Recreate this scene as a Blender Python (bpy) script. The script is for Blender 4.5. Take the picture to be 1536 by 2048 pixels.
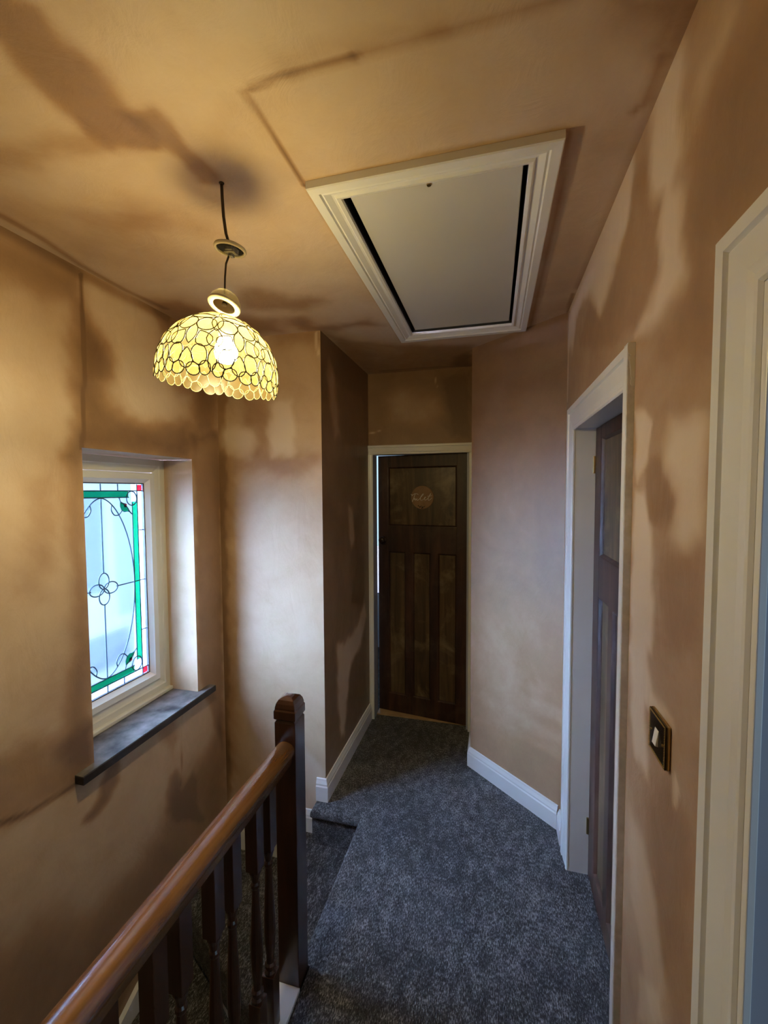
import bpy, bmesh, math, random
import numpy as np
from mathutils import Vector, Matrix
for o in list(bpy.data.objects): bpy.data.objects.remove(o, do_unlink=True)
random.seed(7)
scene = bpy.context.scene
COL = scene.collection
PI = math.pi

# ---------------------------------------------------------------- camera
cam_data = bpy.data.cameras.new('camera'); cam = bpy.data.objects.new('camera', cam_data); COL.objects.link(cam)
cam_data.sensor_fit = 'HORIZONTAL'; cam_data.sensor_width = 36.0; cam_data.lens = 36.0*850.2/1536.0
cam_data.clip_start = 0.02; cam_data.clip_end = 200
right = Vector((0.96846165, 0.24910946, -0.00514792)); up = Vector((-0.00725918, 0.04886155, 0.99877918)); fwd = Vector((-0.24905688, 0.96724197, -0.04912887))
m = Matrix.Identity(4)
for i in range(3):
    m[i][0] = right[i]; m[i][1] = up[i]; m[i][2] = -fwd[i]
m.translation = Vector((0, 0, 1.70))
cam.matrix_world = m
scene.camera = cam

# ---------------------------------------------------------------- world, sun, exposure
world = bpy.data.worlds.new('world'); scene.world = world; world.use_nodes = True
bg = world.node_tree.nodes['Background']; bg.inputs[0].default_value = (0.50, 0.76, 1.0, 1); bg.inputs[1].default_value = 1.0
sun_d = bpy.data.lights.new('daylight', 'SUN'); sun_d.energy = 165.0; sun_d.angle = math.radians(76); sun_d.color = (0.62, 0.63, 1.0)
sun = bpy.data.objects.new('daylight', sun_d); COL.objects.link(sun)
sun.rotation_euler = Vector((1.0, 0.58, -0.46)).to_track_quat('-Z', 'Y').to_euler(); sun.location = (-6, 0, 6)
def portal(name, loc, direction, sx, sy):
    d = bpy.data.lights.new(name, 'AREA'); d.shape = 'RECTANGLE'; d.size = sx; d.size_y = sy; d.cycles.is_portal = True
    o = bpy.data.objects.new(name, d); COL.objects.link(o); o.location = loc
    o.rotation_euler = Vector(direction).to_track_quat('-Z', 'Z').to_euler(); return o
portal('sky_portal', (-1.80, 1.526, 1.29), (1, 0, 0), 0.60, 1.15)
portal('sky_portal', (-1.15, 4.42, 1.35), (0, -1, 0), 0.62, 1.5)
portal('sky_portal', (2.02, -0.15, 1.35), (-1, 0, 0), 2.3, 1.7)
scene.view_settings.view_transform = 'Standard'; scene.view_settings.look = 'None'
scene.view_settings.gamma = 1.0; scene.view_settings.use_curve_mapping = False
scene.view_settings.exposure = 0.3
BULB = 520.0          # strength of the bulb's glowing glass

# ---------------------------------------------------------------- helpers
def link(name, me, m=None, parent=None, smooth=False):
    o = bpy.data.objects.new(name, me); COL.objects.link(o)
    if m is not None: me.materials.append(m)
    if parent is not None: o.parent = parent
    if smooth:
        me.polygons.foreach_set('use_smooth', [True]*len(me.polygons))
    return o
def tag(o, label=None, cat=None, group=None, kind=None):
    if label: o['label'] = label
    if cat: o['category'] = cat
    if group: o['group'] = group
    if kind: o['kind'] = kind
    return o
def empty(name, loc=(0,0,0), rz=0.0):
    o = bpy.data.objects.new(name, None); COL.objects.link(o); o.location = loc; o.rotation_euler = (0,0,rz); o.empty_display_size = 0.05
    return o
class MB:
    def __init__(s): s.v = []; s.f = []
    def box(s, x0, x1, y0, y1, z0, z1):
        b = len(s.v)
        s.v += [(x0,y0,z0),(x1,y0,z0),(x1,y1,z0),(x0,y1,z0),(x0,y0,z1),(x1,y0,z1),(x1,y1,z1),(x0,y1,z1)]
        s.f += [[b+i for i in q] for q in ((0,3,2,1),(4,5,6,7),(0,1,5,4),(1,2,6,5),(2,3,7,6),(3,0,4,7))]
        return s
    def quad(s, a, b, c, d):
        n = len(s.v); s.v += [a,b,c,d]; s.f.append([n,n+1,n+2,n+3]); return s
    def prism(s, poly, z0, z1):
        n = len(s.v); k = len(poly)
        s.v += [(x,y,z0) for x,y in poly] + [(x,y,z1) for x,y in poly]
        s.f.append([n+i for i in range(k)][::-1]); s.f.append([n+k+i for i in range(k)])
        for i in range(k):
            j = (i+1) % k; s.f.append([n+i, n+j, n+k+j, n+k+i])
        return s
    def frustum(s, x0, x1, z0, z1, y0, y1, ins):
        """raised or sunk field: rectangle in xz at y0, inset rectangle at y1"""
        n = len(s.v)
        s.v += [(x0,y0,z0),(x1,y0,z0),(x1,y0,z1),(x0,y0,z1),(x0+ins,y1,z0+ins),(x1-ins,y1,z0+ins),(x1-ins,y1,z1-ins),(x0+ins,y1,z1-ins)]
        s.f += [[n+i for i in q] for q in ((4,5,6,7),(0,1,5,4),(1,2,6,5),(2,3,7,6),(3,0,4,7))]
        return s
    def lathe(s, prof, seg=24, c=(0,0,0), sq=None):
        n = len(s.v); k = len(prof)
        for r, z in prof:
            for i in range(seg):
                a = 2*PI*i/seg; s.v.append((c[0]+r*math.cos(a), c[1]+r*math.sin(a), c[2]+z))
        for q in range(k-1):
            for i in range(seg):
                j = (i+1) % seg; s.f.append([n+q*seg+i, n+q*seg+j, n+(q+1)*seg+j, n+(q+1)*seg+i])
        return s
    def cap(s, prof_i, seg, n0, flip=False):
        f = [n0+prof_i*seg+i for i in range(seg)]; s.f.append(f[::-1] if flip else f); return s
    def tube(s, pts, r, seg=8, closed=False):
        pts = [Vector(p) for p in pts]; k = len(pts); n = len(s.v); prev = None
        for i, p in enumerate(pts):
            if closed: t = pts[(i+1) % k] - pts[i-1]
            else: t = pts[min(i+1, k-1)] - pts[max(i-1, 0)]
            t.normalize()
            if prev is None:
                a = t.cross(Vector((0,0,1)));
                if a.length < 1e-3: a = t.cross(Vector((1,0,0)))
            else: a = prev - t*prev.dot(t)
            a.normalize(); prev = a; b = t.cross(a)
            rr = r[i] if isinstance(r, (list, tuple)) else r
            for j in range(seg):
                g = 2*PI*j/seg; s.v.append(tuple(p + a*rr*math.cos(g) + b*rr*math.sin(g)))
        for i in range(k if closed else k-1):
            for j in range(seg):
                i2 = (i+1) % k; j2 = (j+1) % seg
                s.f.append([n+i*seg+j, n+i*seg+j2, n+i2*seg+j2, n+i2*seg+j])
        if not closed:
            s.f.append([n+j for j in range(seg)][::-1]); s.f.append([n+(k-1)*seg+j for j in range(seg)])
        return s
    def sweep(s, path, prof, normal, closed=False, ends=True):
        """profile (a, b): a along the mitred in-plane perpendicular (normal x direction), b along normal"""
        N = Vector(normal).normalized(); P = [Vector(p) for p in path]; k = len(P); n = len(s.v); q = len(prof)
        segs = [(P[(i+1) % k]-P[i]).normalized() for i in range(k if closed else k-1)]
        per = [N.cross(d) for d in segs]
        for i in range(k):
            if closed: a, b = per[i-1], per[i]
            else: a, b = per[max(i-1, 0)], per[min(i, k-2)]
            mt = (a+b); mt = mt/ max(1e-6, (1+a.dot(b)))
            for u, w in prof: s.v.append(tuple(P[i] + mt*u + N*w))
        for i in range(k if closed else k-1):
            i2 = (i+1) % k
            for j in range(q):
                j2 = (j+1) % q
                s.f.append([n+i*q+j, n+i2*q+j, n+i2*q+j2, n+i*q+j2])
        if not closed and ends:
            s.f.append([n+j for j in range(q)]); s.f.append([n+(k-1)*q+j for j in range(q)][::-1])
        return s
    def add(s, other, M):
        n = len(s.v); s.v += [tuple(M @ Vector(v)) for v in other.v]; s.f += [[n+i for i in f] for f in other.f]; return s
    def build(s, name, m=None, parent=None, smooth=False, bevel=0.0, fix=True):
        me = bpy.data.meshes.new(name); me.from_pydata([tuple(v) for v in s.v], [], s.f)
        if fix:
            b = bmesh.new(); b.from_mesh(me); bmesh.ops.recalc_face_normals(b, faces=b.faces); b.to_mesh(me); b.free()
        o = link(name, me, m, parent, smooth)
        if bevel:
            md = o.modifiers.new('bevel', 'BEVEL'); md.width = bevel; md.segments = 2; md.limit_method = 'ANGLE'; md.angle_limit = 0.6
        return o

# ---------------------------------------------------------------- materials
def mat(name):
    m = bpy.data.materials.new(name); m.use_nodes = True; nt = m.node_tree
    return m, nt, nt.nodes['Principled BSDF']
def nd(nt, t, **kw):
    n = nt.nodes.new(t)
    for k, v in kw.items(): setattr(n, k, v)
    return n
def noise(nt, scale, detail=4, rough=.55, coord='Object', stretch=None, dist=0.0):
    tc = nd(nt, 'ShaderNodeTexCoord'); n = nd(nt, 'ShaderNodeTexNoise'); n.inputs['Scale'].default_value = scale
    n.inputs['Detail'].default_value = detail; n.inputs['Roughness'].default_value = rough; n.inputs['Distortion'].default_value = dist
    if stretch:
        mp = nd(nt, 'ShaderNodeMapping'); mp.inputs['Scale'].default_value = stretch
        nt.links.new(tc.outputs[coord], mp.inputs[0]); nt.links.new(mp.outputs[0], n.inputs['Vector'])
    else: nt.links.new(tc.outputs[coord], n.inputs['Vector'])
    return n
def ramp(nt, src, stops):
    r = nd(nt, 'ShaderNodeValToRGB'); e = r.color_ramp.elements
    e[0].position, e[0].color = stops[0][0], (*stops[0][1], 1); e[1].position, e[1].color = stops[-1][0], (*stops[-1][1], 1)
    for p, c in stops[1:-1]:
        x = e.new(p); x.color = (*c, 1)
    nt.links.new(src, r.inputs[0]); return r
def mth(nt, op, a, b):
    n = nd(nt, 'ShaderNodeMath', operation=op)
    for i, v in enumerate((a, b)):
        if isinstance(v, (int, float)): n.inputs[i].default_value = v
        else: nt.links.new(v, n.inputs[i])
    return n.outputs[0]
def bump(nt, src, bs, strength, dist=.01):
    b = nd(nt, 'ShaderNodeBump'); b.inputs['Strength'].default_value = strength; b.inputs['Distance'].default_value = dist
    nt.links.new(src, b.inputs['Height']); nt.links.new(b.outputs[0], bs.inputs['Normal'])
def simple(name, col, rough=.5, metal=0.0, var=0.0, scale=8, coat=0.0, bmp=0.0):
    m, nt, bs = mat(name)
    bs.inputs['Roughness'].default_value = rough; bs.inputs['Metallic'].default_value = metal
    n = noise(nt, scale, 5)
    lo = tuple(max(0, c*(1-var)) for c in col); hi = tuple(min(1, c*(1+var)) for c in col)
    r = ramp(nt, n.outputs['Fac'], [(.3, lo), (.7, hi)]); nt.links.new(r.outputs[0], bs.inputs['Base Color'])
    if coat: bs.inputs['Coat Weight'].default_value = coat
    if bmp: bump(nt, n.outputs['Fac'], bs, bmp, .002)
    return m

def plaster():
    m, nt, bs = mat('fresh_plaster')
    at = nd(nt, 'ShaderNodeAttribute', attribute_name='damp_shade')
    n1 = noise(nt, 2.3, 5, .6, dist=.6); n2 = noise(nt, 14, 6, .6, dist=.4); n3 = noise(nt, 120, 4, .6)
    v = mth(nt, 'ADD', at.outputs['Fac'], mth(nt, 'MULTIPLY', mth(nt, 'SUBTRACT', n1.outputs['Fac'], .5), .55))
    v = mth(nt, 'ADD', v, mth(nt, 'MULTIPLY', mth(nt, 'SUBTRACT', n2.outputs['Fac'], .5), .16))
    v = mth(nt, 'ADD', v, mth(nt, 'MULTIPLY', mth(nt, 'SUBTRACT', n3.outputs['Fac'], .5), .06))
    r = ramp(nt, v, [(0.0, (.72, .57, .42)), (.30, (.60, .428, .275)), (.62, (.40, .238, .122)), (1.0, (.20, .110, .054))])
    nt.links.new(r.outputs[0], bs.inputs['Base Color'])
    rr = ramp(nt, v, [(0, (.62,)*3), (1, (.42,)*3)]); nt.links.new(rr.outputs[0], bs.inputs['Roughness'])
    nb = noise(nt, 9, 7, .62, stretch=(1, 1, .45), dist=.8); bump(nt, nb.outputs['Fac'], bs, .32, .012)
    return m
def wood(name, stops, scale=3.0, rough=.4, axis='Z', wear=None, coat=.0, fine=40):
    m, nt, bs = mat(name)
    st = {'Z': (6, 6, .5), 'Y': (6, .5, 6), 'X': (.5, 6, 6)}[axis]
    n = noise(nt, scale, 6, .6, stretch=st, dist=.8)
    r = ramp(nt, n.outputs['Fac'], stops); col = r.outputs[0]
    if wear:
        w = noise(nt, 5.0, 7, .65, dist=.5); wr = ramp(nt, w.outputs['Fac'], [(.50, (0,0,0)), (.68, (1,1,1))])
        mx = nd(nt, 'ShaderNodeMixRGB'); mx.inputs[2].default_value = (*wear[0], 1)
        nt.links.new(mth(nt, 'MULTIPLY', wr.outputs[0], wear[1]), mx.inputs[0]); nt.links.new(col, mx.inputs[1]); col = mx.outputs[0]
    nt.links.new(col, bs.inputs['Base Color']); bs.inputs['Roughness'].default_value = rough; bs.inputs['Coat Weight'].default_value = coat
    bs.inputs['Coat Roughness'].default_value = .2
    bump(nt, n.outputs['Fac'], bs, .15, .003)
    return m
def carpet():
    m, nt, bs = mat('carpet')
    n1 = noise(nt, 1.6, 4, .5); n2 = noise(nt, 260, 3, .75, stretch=(1, .30, 1)); n3 = noise(nt, 26, 6, .75, stretch=(1, .5, 1))
    v = mth(nt, 'ADD', mth(nt, 'MULTIPLY', n2.outputs['Fac'], .9), mth(nt, 'MULTIPLY', n3.outputs['Fac'], .45))
    v = mth(nt, 'ADD', v, mth(nt, 'MULTIPLY', n1.outputs['Fac'], .25))
    r = ramp(nt, v, [(.60, (.010, .010, .010)), (.80, (.050, .049, .048)), (.98, (.33, .32, .31))])
    nt.links.new(r.outputs[0], bs.inputs['Base Color']); bs.inputs['Roughness'].default_value = .96
    bs.inputs['Sheen Weight'].default_value = .15; bs.inputs['Specular IOR Level'].default_value = .1
    bump(nt, v, bs, .9, .006)
    return m
M = {}
M['plaster'] = plaster()
M['carpet'] = carpet()
M['white'] = simple('white_gloss_paint', (.86, .86, .85), .32, var=.03, scale=5)
M['worn_white'] = simple('worn_white_paint', (.70, .69, .70), .5, var=.15, scale=30, bmp=.3)
M['hatch_board'] = simple('hatch_board_paint', (.66, .64, .58), .6, var=.02, scale=3)
M['lining_grey'] = simple('blue_grey_paint', (.45, .48, .57), .6, var=.04, scale=6, bmp=.1)
M['upvc'] = simple('ivory_window_plastic', (.72, .68, .58), .35, var=.03)
M['upvc_white'] = simple('white_window_plastic', (.80, .80, .78), .3, var=.02)
M['gasket'] = simple('black_rubber_and_void', (.01, .01, .01), .6)
M['wire'] = simple('dark_wire_edging', (.10, .085, .03), .5)
M['lead'] = simple('lead_strip', (.02, .06, .09), .6, var=.1)
M['newel'] = wood('dark_newel_wood', [(.3, (.020, .007, .004)), (.55, (.05, .018, .008)), (.75, (.10, .038, .016))], rough=.28, coat=.3)
M['rail'] = wood('handrail_wood', [(.3, (.085, .030, .010)), (.5, (.22, .095, .030)), (.75, (.36, .18, .06))], rough=.24, axis='Y', coat=.5, scale=4)
M['door_wood'] = wood('stained_door_wood', [(.3, (.016, .006, .003)), (.55, (.045, .017, .008)), (.75, (.085, .034, .016))], rough=.48, wear=((.10, .066, .040), .35))
M['door_panel'] = wood('stained_panel_wood', [(.3, (.035, .020, .008)), (.55, (.095, .058, .024)), (.75, (.16, .10, .042))], rough=.4, wear=((.24, .17, .085), .8))
M['slate'] = simple('stained_sill_board', (.13, .115, .105), .42, var=.95, scale=11, bmp=.4)
M['sill_edge'] = simple('dark_sill_edge', (.022, .017, .014), .5, var=.5, scale=20)
M['oak'] = simple('threshold_wood', (.42, .27, .13), .4, var=.2, scale=12)
M['brass'] = simple('aged_brass', (.42, .31, .14), .3, metal=1, var=.15, scale=20)
M['bronze'] = simple('dark_bronze_plate', (.028, .022, .018), .16, metal=.6, var=.2)
M['dark_knob'] = simple('dark_knob', (.03, .015, .01), .25, var=.2, coat=.5)
M['black'] = simple('cavity_black', (.004, .004, .004), .9)
M['flex_brown'] = simple('brown_flex', (.055, .035, .018), .6)
M['cream'] = simple('cream_plastic', (.62, .55, .38), .45, var=.05)
M['dusty'] = simple('dusty_terminal', (.20, .19, .17), .8, var=.6, scale=60)
M['switch_white'] = simple('white_rocker', (.85, .84, .80), .25)
M['ply'] = simple('sign_wood', (.27, .145, .060), .5, var=.25, scale=10)
M['letter'] = simple('white_lettering', (.80, .76, .66), .5)
M['filler'] = simple('white_filler', (.85, .84, .82), .7)
M['room_white'] = simple('white_wall_paint', (.80, .82, .84), .7)
M['render'] = simple('pale_rendered_wall', (.80, .82, .84), .8, var=.05, scale=2)
M['house_window'] = simple('house_window_glass', (.05, .14, .40), .3)
M['brick_out'] = simple('blue_grey_roof', (.05, .06, .08), .8, var=.1)
M['grass'] = simple('ground_paving', (.022, .026, .030), .9, var=.2)

def shell_mat(name, col, col2):
    m = bpy.data.materials.new(name); m.use_nodes = True; nt = m.node_tree; nt.nodes.clear()
    out = nd(nt, 'ShaderNodeOutputMaterial'); tr = nd(nt, 'ShaderNodeBsdfTransparent'); tl = nd(nt, 'ShaderNodeBsdfTranslucent'); df = nd(nt, 'ShaderNodeBsdfPrincipled')
    n = noise(nt, 38, 5, .6, dist=1.2); r = ramp(nt, n.outputs['Fac'], [(.3, col2), (.7, col)])
    nt.links.new(r.outputs[0], tl.inputs[0]); nt.links.new(r.outputs[0], df.inputs['Base Color']); df.inputs['Roughness'].default_value = .3
    tr.inputs[0].default_value = (1, .96, .84, 1)
    a = nd(nt, 'ShaderNodeMixShader'); a.inputs[0].default_value = .35; nt.links.new(tl.outputs[0], a.inputs[1]); nt.links.new(df.outputs[0], a.inputs[2])
    b = nd(nt, 'ShaderNodeMixShader'); b.inputs[0].default_value = .62; nt.links.new(a.outputs[0], b.inputs[1]); nt.links.new(tr.outputs[0], b.inputs[2])
    nt.links.new(b.outputs[0], out.inputs[0]); return m
M['shell'] = shell_mat('capiz_shell', (.25, .195, .085), (.21, .14, .045))
M['shell_back'] = shell_mat('thin_shell_sheet', (.20, .17, .09), (.16, .135, .07))
def pane_mat(name, col, t=.62, rfr=.30):
    m = bpy.data.materials.new(name); m.use_nodes = True; nt = m.node_tree; nt.nodes.clear()
    out = nd(nt, 'ShaderNodeOutputMaterial'); tr = nd(nt, 'ShaderNodeBsdfTransparent'); tl = nd(nt, 'ShaderNodeBsdfTranslucent'); rf = nd(nt, 'ShaderNodeBsdfRefraction')
    for s in (tr, tl, rf): s.inputs[0].default_value = (*col, 1)
    rf.distribution = 'BECKMANN'; rf.inputs['Roughness'].default_value = .14; rf.inputs['IOR'].default_value = 1.25
    a = nd(nt, 'ShaderNodeMixShader'); a.inputs[0].default_value = rfr/(1-t); nt.links.new(tl.outputs[0], a.inputs[1]); nt.links.new(rf.outputs[0], a.inputs[2])
    b = nd(nt, 'ShaderNodeMixShader'); b.inputs[0].default_value = t; nt.links.new(a.outputs[0], b.inputs[1]); nt.links.new(tr.outputs[0], b.inputs[2])
    nt.links.new(b.outputs[0], out.inputs[0]); return m
M['pane'] = pane_mat('frosted_glass', (.74, .92, 1.0), .30, .694)
M['green_glass'] = pane_mat('green_glass', (.08, .50, .30), .30, .694)
M['cup_plastic'] = pane_mat('cup_plastic', (.80, .74, .56), .72, .05)
M['red_glass'] = pane_mat('red_glass', (.85, .06, .08), .30, .694)
M['clear_plastic'] = pane_mat('clear_plastic', (.93, .92, .88), .75, .05)
def emit(name, col, s):
    m = bpy.data.materials.new(name); m.use_nodes = True; nt = m.node_tree; nt.nodes.clear()
    out = nd(nt, 'ShaderNodeOutputMaterial'); e = nd(nt, 'ShaderNodeEmission'); e.inputs[0].default_value = (*col, 1); e.inputs[1].default_value = s
    nt.links.new(e.outputs[0], out.inputs[0]); return m
M['bulb'] = emit('lit_bulb', (1.0, .86, .47), BULB)
STAINS_SHADE = {  # tone offsets: drying stains, seams, edge lines, painted gap shade and highlights
 'ceil': [
  ('P',[(-0.837,0.547),(-0.756,0.594),(-0.765,0.632),(-0.769,0.668),(-0.761,0.713),(-0.771,0.781),(-0.784,0.818),(-0.819,0.899),(-0.909,0.888),(-0.915,0.829),(-0.935,0.774),(-0.926,0.705),(-0.908,0.638),(-0.927,0.602)],0.018,0.42),
  ('P',[(-0.798,0.819),(-0.743,0.813),(-0.724,0.826),(-0.727,0.876),(-0.72,0.938),(-0.708,1.019),(-0.721,1.065),(-0.789,1.039),(-0.773,0.961),(-0.786,0.914),(-0.819,0.899)],0.012,0.4),
  ('P',[(-1.248,0.798),(-1.071,0.81),(-0.976,0.813),(-0.905,0.808),(-0.906,0.885),(-0.968,0.888),(-1.063,0.888),(-1.163,0.888),(-1.346,0.858)],0.02,0.25),
  ('L',[(-0.515,0.83),(-0.512,0.95),(-0.506,1.122)],0.008,0.55),
  ('L',[(-0.506,1.122),(-0.506,1.494),(-0.509,2.392)],0.012,0.25),
  ('L',[(-0.498,0.832),(-0.424,0.823),(-0.36,0.825),(-0.266,0.824)],0.012,0.45),
  ('L',[(-0.266,0.824),(-0.129,0.825),(0.005,0.825),(0.128,0.822)],0.016,0.22),
  ('P',[(-0.429,0.772),(-0.399,0.775),(-0.265,0.793),(-0.081,0.799),(-0.078,0.82),(-0.259,0.821),(-0.38,0.822),(-0.423,0.821),(-0.435,0.802)],0.015,0.16),
  ('P',[(-0.579,0.848),(-0.527,0.845),(-0.5,0.864),(-0.546,0.892),(-0.596,0.923),(-0.653,0.943),(-0.625,0.896)],0.03,0.14),
  ('P',[(-1.386,0.905),(-1.34,1.004),(-1.276,1.108),(-1.008,1.069),(-0.963,1.116),(-1.093,1.198),(-1.001,1.378),(-1.267,1.458),(-1.434,1.28),(-1.428,1.067),(-1.51,0.983)],0.06,0.2),  # broad soft darker area on the ceiling's left side
  ('P',[(-1.3,0.992),(-1.019,1.037),(-0.866,1.173),(-0.855,1.273),(-1.091,1.236),(-1.27,1.065)],0.05,0.16),  # second darker area overlapping it
  ('P',[(-1.036,1.601),(-0.934,1.601),(-0.863,1.737),(-0.759,1.735),(-0.71,1.81),(-0.845,1.858),(-0.998,1.817),(-1.123,1.783),(-1.086,1.677)],0.03,0.32),
  ('P',[(-1.461,1.589),(-1.335,1.623),(-1.292,1.769),(-1.019,1.934),(-1.099,2.083),(-1.481,1.942),(-1.56,1.787)],0.04,0.4),
  ('P',[(-0.974,1.925),(-0.879,1.931),(-0.878,2.041),(-0.817,2.079),(-0.596,2.037),(-0.557,2.129),(-0.702,2.111),(-0.817,2.146),(-0.888,2.104),(-0.977,2.068),(-1.015,2.004)],0.03,0.42),
  ('P',[(-0.887,2.118),(-0.779,2.286),(-0.552,2.414),(-0.305,2.499),(-0.109,2.553),(-0.134,3.137),(-0.924,2.986)],0.03,0.34),
  ('P',[(-0.249,2.766),(-0.152,2.662),(-0.138,2.763),(-0.152,2.975),(-0.262,2.907)],0.02,0.3),
  ('L',[(-0.772,2.925),(-0.597,2.924),(-0.374,2.934),(-0.151,2.956)],0.012,0.3),
  ('P',[(0.207,0.835),(0.318,0.864),(0.32,0.896),(0.32,0.946),(0.3,0.953),(0.26,0.918),(0.232,0.89)],0.035,0.42),
  ('L',[(0.331,0.889),(0.331,0.969),(0.331,1.173),(0.331,1.482),(0.331,1.963)],0.012,0.245),
  ('L',[(0.297,1.095),(0.312,1.077),(0.311,1.014),(0.311,0.979)],0.016,0.3),
  ('L',[(0.324,2.011),(0.338,2.228),(0.132,2.44),(-0.128,2.657)],0.012,0.45),
  ('L',[(0.167,1.115),(0.174,1.319),(0.174,2.393)],0.01,0.35),  # gap shade painted as a dark line right of the hatch frame
  ('L',[(-0.503,1.115),(-0.16,1.102),(0.158,1.104)],0.008,0.4),  # same painted gap shade along the frame's near edge
  ('P',[(0.167,1.115),(0.303,1.114),(0.306,1.242),(0.321,1.665),(0.34,2.182),(0.198,2.33),(0.171,1.507)],0.04,0.15),
  ('L',[(-1.452,0.998),(-1.452,1.116),(-1.485,1.284),(-1.489,1.485),(-1.462,1.678)],0.02,0.35),
 ],
 'left': [
  ('P',[(2.085,.384),(2.076,-.21),(2.1,-1.4),(.2,-1.4),(.2,-.1),(.6,.1),(.83,.272),(1.024,.241),(1.237,.06),(1.451,.05),(1.63,.137),(1.753,.251),(1.928,.301)],0.07,0.34),  # broad darkening of the lower left wall, painted into its tone
  ('L',[(1.007,2.54),(1.157,2.538),(1.301,2.524),(1.502,2.519),(1.728,2.54)],0.035,0.35),
  ('P',[(0.956,2.538),(1.034,2.51),(1.156,2.529),(1.301,2.524),(1.305,2.388),(1.22,2.407),(1.118,2.403),(1.028,2.392),(0.948,2.361)],0.04,0.25),
  ('L',[(1.305,2.521),(1.304,2.351),(1.3,2.127),(1.283,1.871)],0.007,0.4),
  ('P',[(1.26,2.322),(1.301,2.385),(1.34,2.351),(1.409,2.307),(1.436,2.231),(1.433,2.164),(1.358,2.133),(1.384,2.062),(1.475,2.027),(1.595,2.004),(1.858,2.043),(1.916,1.951),(1.875,1.864),(1.278,1.859),(1.215,1.842),(1.229,1.89),(1.27,1.98),(1.25,2.095)],0.035,0.42),
  ('P',[(1.619,2.569),(1.675,2.549),(1.711,2.467),(1.759,2.37),(1.808,2.227),(1.901,2.207),(1.905,2.0),(2.079,2.022),(2.076,2.308),(2.057,2.549),(1.883,2.65),(1.717,2.611)],0.04,0.35),
  ('P',[(1.32,2.525),(1.53,2.545),(1.635,2.504),(1.689,2.422),(1.744,2.25),(1.803,2.107),(1.694,2.049),(1.509,2.053),(1.463,2.112),(1.454,2.275),(1.396,2.353),(1.341,2.389),(1.31,2.449)],0.03,-0.15),
  ('P',[(1.896,1.994),(2.126,2.051),(2.083,0.206),(1.922,0.691),(1.893,0.866),(1.909,1.659)],0.015,0.3),
  ('P',[(1.215,1.855),(1.278,1.851),(1.277,1.481),(1.279,0.795),(1.279,0.635),(1.201,0.637),(1.15,0.774),(1.221,1.114),(1.218,1.49)],0.03,0.28),
  ('P',[(0.907,0.874),(1.116,0.83),(1.286,0.811),(1.282,0.602),(1.073,0.616),(0.951,0.633),(0.872,0.665)],0.03,0.28),
  ('L',[(0.924,0.663),(1.04,0.623),(1.199,0.609)],0.012,0.4),
  ('P',[(1.338,0.617),(1.393,0.626),(1.393,0.496),(1.331,0.454),(1.274,0.415),(1.233,0.447),(1.288,0.506)],0.012,0.4),
  ('P',[(1.604,0.641),(1.716,0.619),(1.745,0.489),(1.692,0.444),(1.615,0.539)],0.02,0.2),
  ('P',[(1.663,0.312),(1.704,0.335),(1.751,0.201),(1.827,0.255),(1.862,0.177),(1.838,0.058),(1.893,-0.067),(1.728,0.062),(1.648,0.174)],0.015,0.3),
  ('L',[(1.76,0.609),(1.756,0.405),(1.742,0.233)],0.005,0.3),
  ('P',[(0.944,2.272),(1.114,2.312),(1.254,2.332),(1.261,2.044),(1.235,1.893),(1.089,1.743),(0.918,1.68)],0.05,-0.1),
  ('P',[(1.09,1.76),(1.176,1.798),(1.185,1.584),(1.121,1.328),(1.042,1.381)],0.03,0.14),
 ],
 'pier': [
  ('P',[(-1.511,2.63),(-1.432,2.622),(-1.449,2.323),(-1.467,1.654),(-1.479,0.493),(-1.483,-0.17),(-1.591,-0.191)],0.01,0.25),
  ('L',[(-1.512,2.272),(-1.519,1.654),(-1.53,0.784)],0.006,-0.5),  # highlight on the corner bead, painted as a paler line
  ('P',[(-1.531,1.938),(-0.892,1.888),(-0.893,1.84),(-1.01,1.762),(-1.249,1.82),(-1.407,1.767),(-1.433,1.37),(-1.43,0.201),(-1.56,-0.277)],0.03,0.22),  # darker below a level edge and down the left side
  ('P',[(-1.473,2.065),(-1.296,2.049),(-1.289,1.92),(-1.309,1.878),(-1.447,1.899),(-1.496,1.944)],0.018,-0.2),
  ('P',[(-1.159,2.186),(-1.057,2.197),(-1.042,1.997),(-1.053,1.889),(-1.175,1.892),(-1.191,2.019)],0.015,-0.3),
  ('P',[(-1.35,2.214),(-1.187,2.238),(-1.171,2.086),(-1.193,1.918),(-1.27,1.903),(-1.277,2.04),(-1.353,2.077)],0.03,0.2),
  ('L',[(-0.908,2.528),(-0.899,2.439),(-0.888,2.414)],0.008,-0.4),  # edge highlight painted paler near the right corner
  ('P',[(-1.231,2.629),(-0.869,2.553),(-0.87,2.464),(-1.115,2.485)],0.03,0.2),
  ('P',[(-1.063,0.314),(-0.997,0.267),(-0.901,0.168),(-0.888,-0.029),(-1.04,-0.145),(-1.083,0.08)],0.02,-0.25),
 ],
 'corr': [
  ('P',[(2.301,0.682),(2.288,0.806),(2.442,0.767),(2.693,0.798),(2.845,0.931),(2.903,0.806),(2.767,0.635),(2.551,0.581),(2.468,0.39),(2.425,0.188),(2.355,0.229),(2.311,0.467)],0.02,-0.55),
  ('P',[(2.531,1.614),(2.619,1.578),(2.655,1.379),(2.572,1.324),(2.527,1.457)],0.015,-0.4),
  ('P',[(2.195,2.464),(2.264,2.468),(2.354,2.201),(2.401,2.027),(2.298,1.996),(2.231,2.178)],0.02,-0.3),
  ('P',[(2.141,2.566),(2.971,2.569),(2.966,2.355),(2.136,2.395)],0.04,0.3),
 ],
 'far': [
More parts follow.
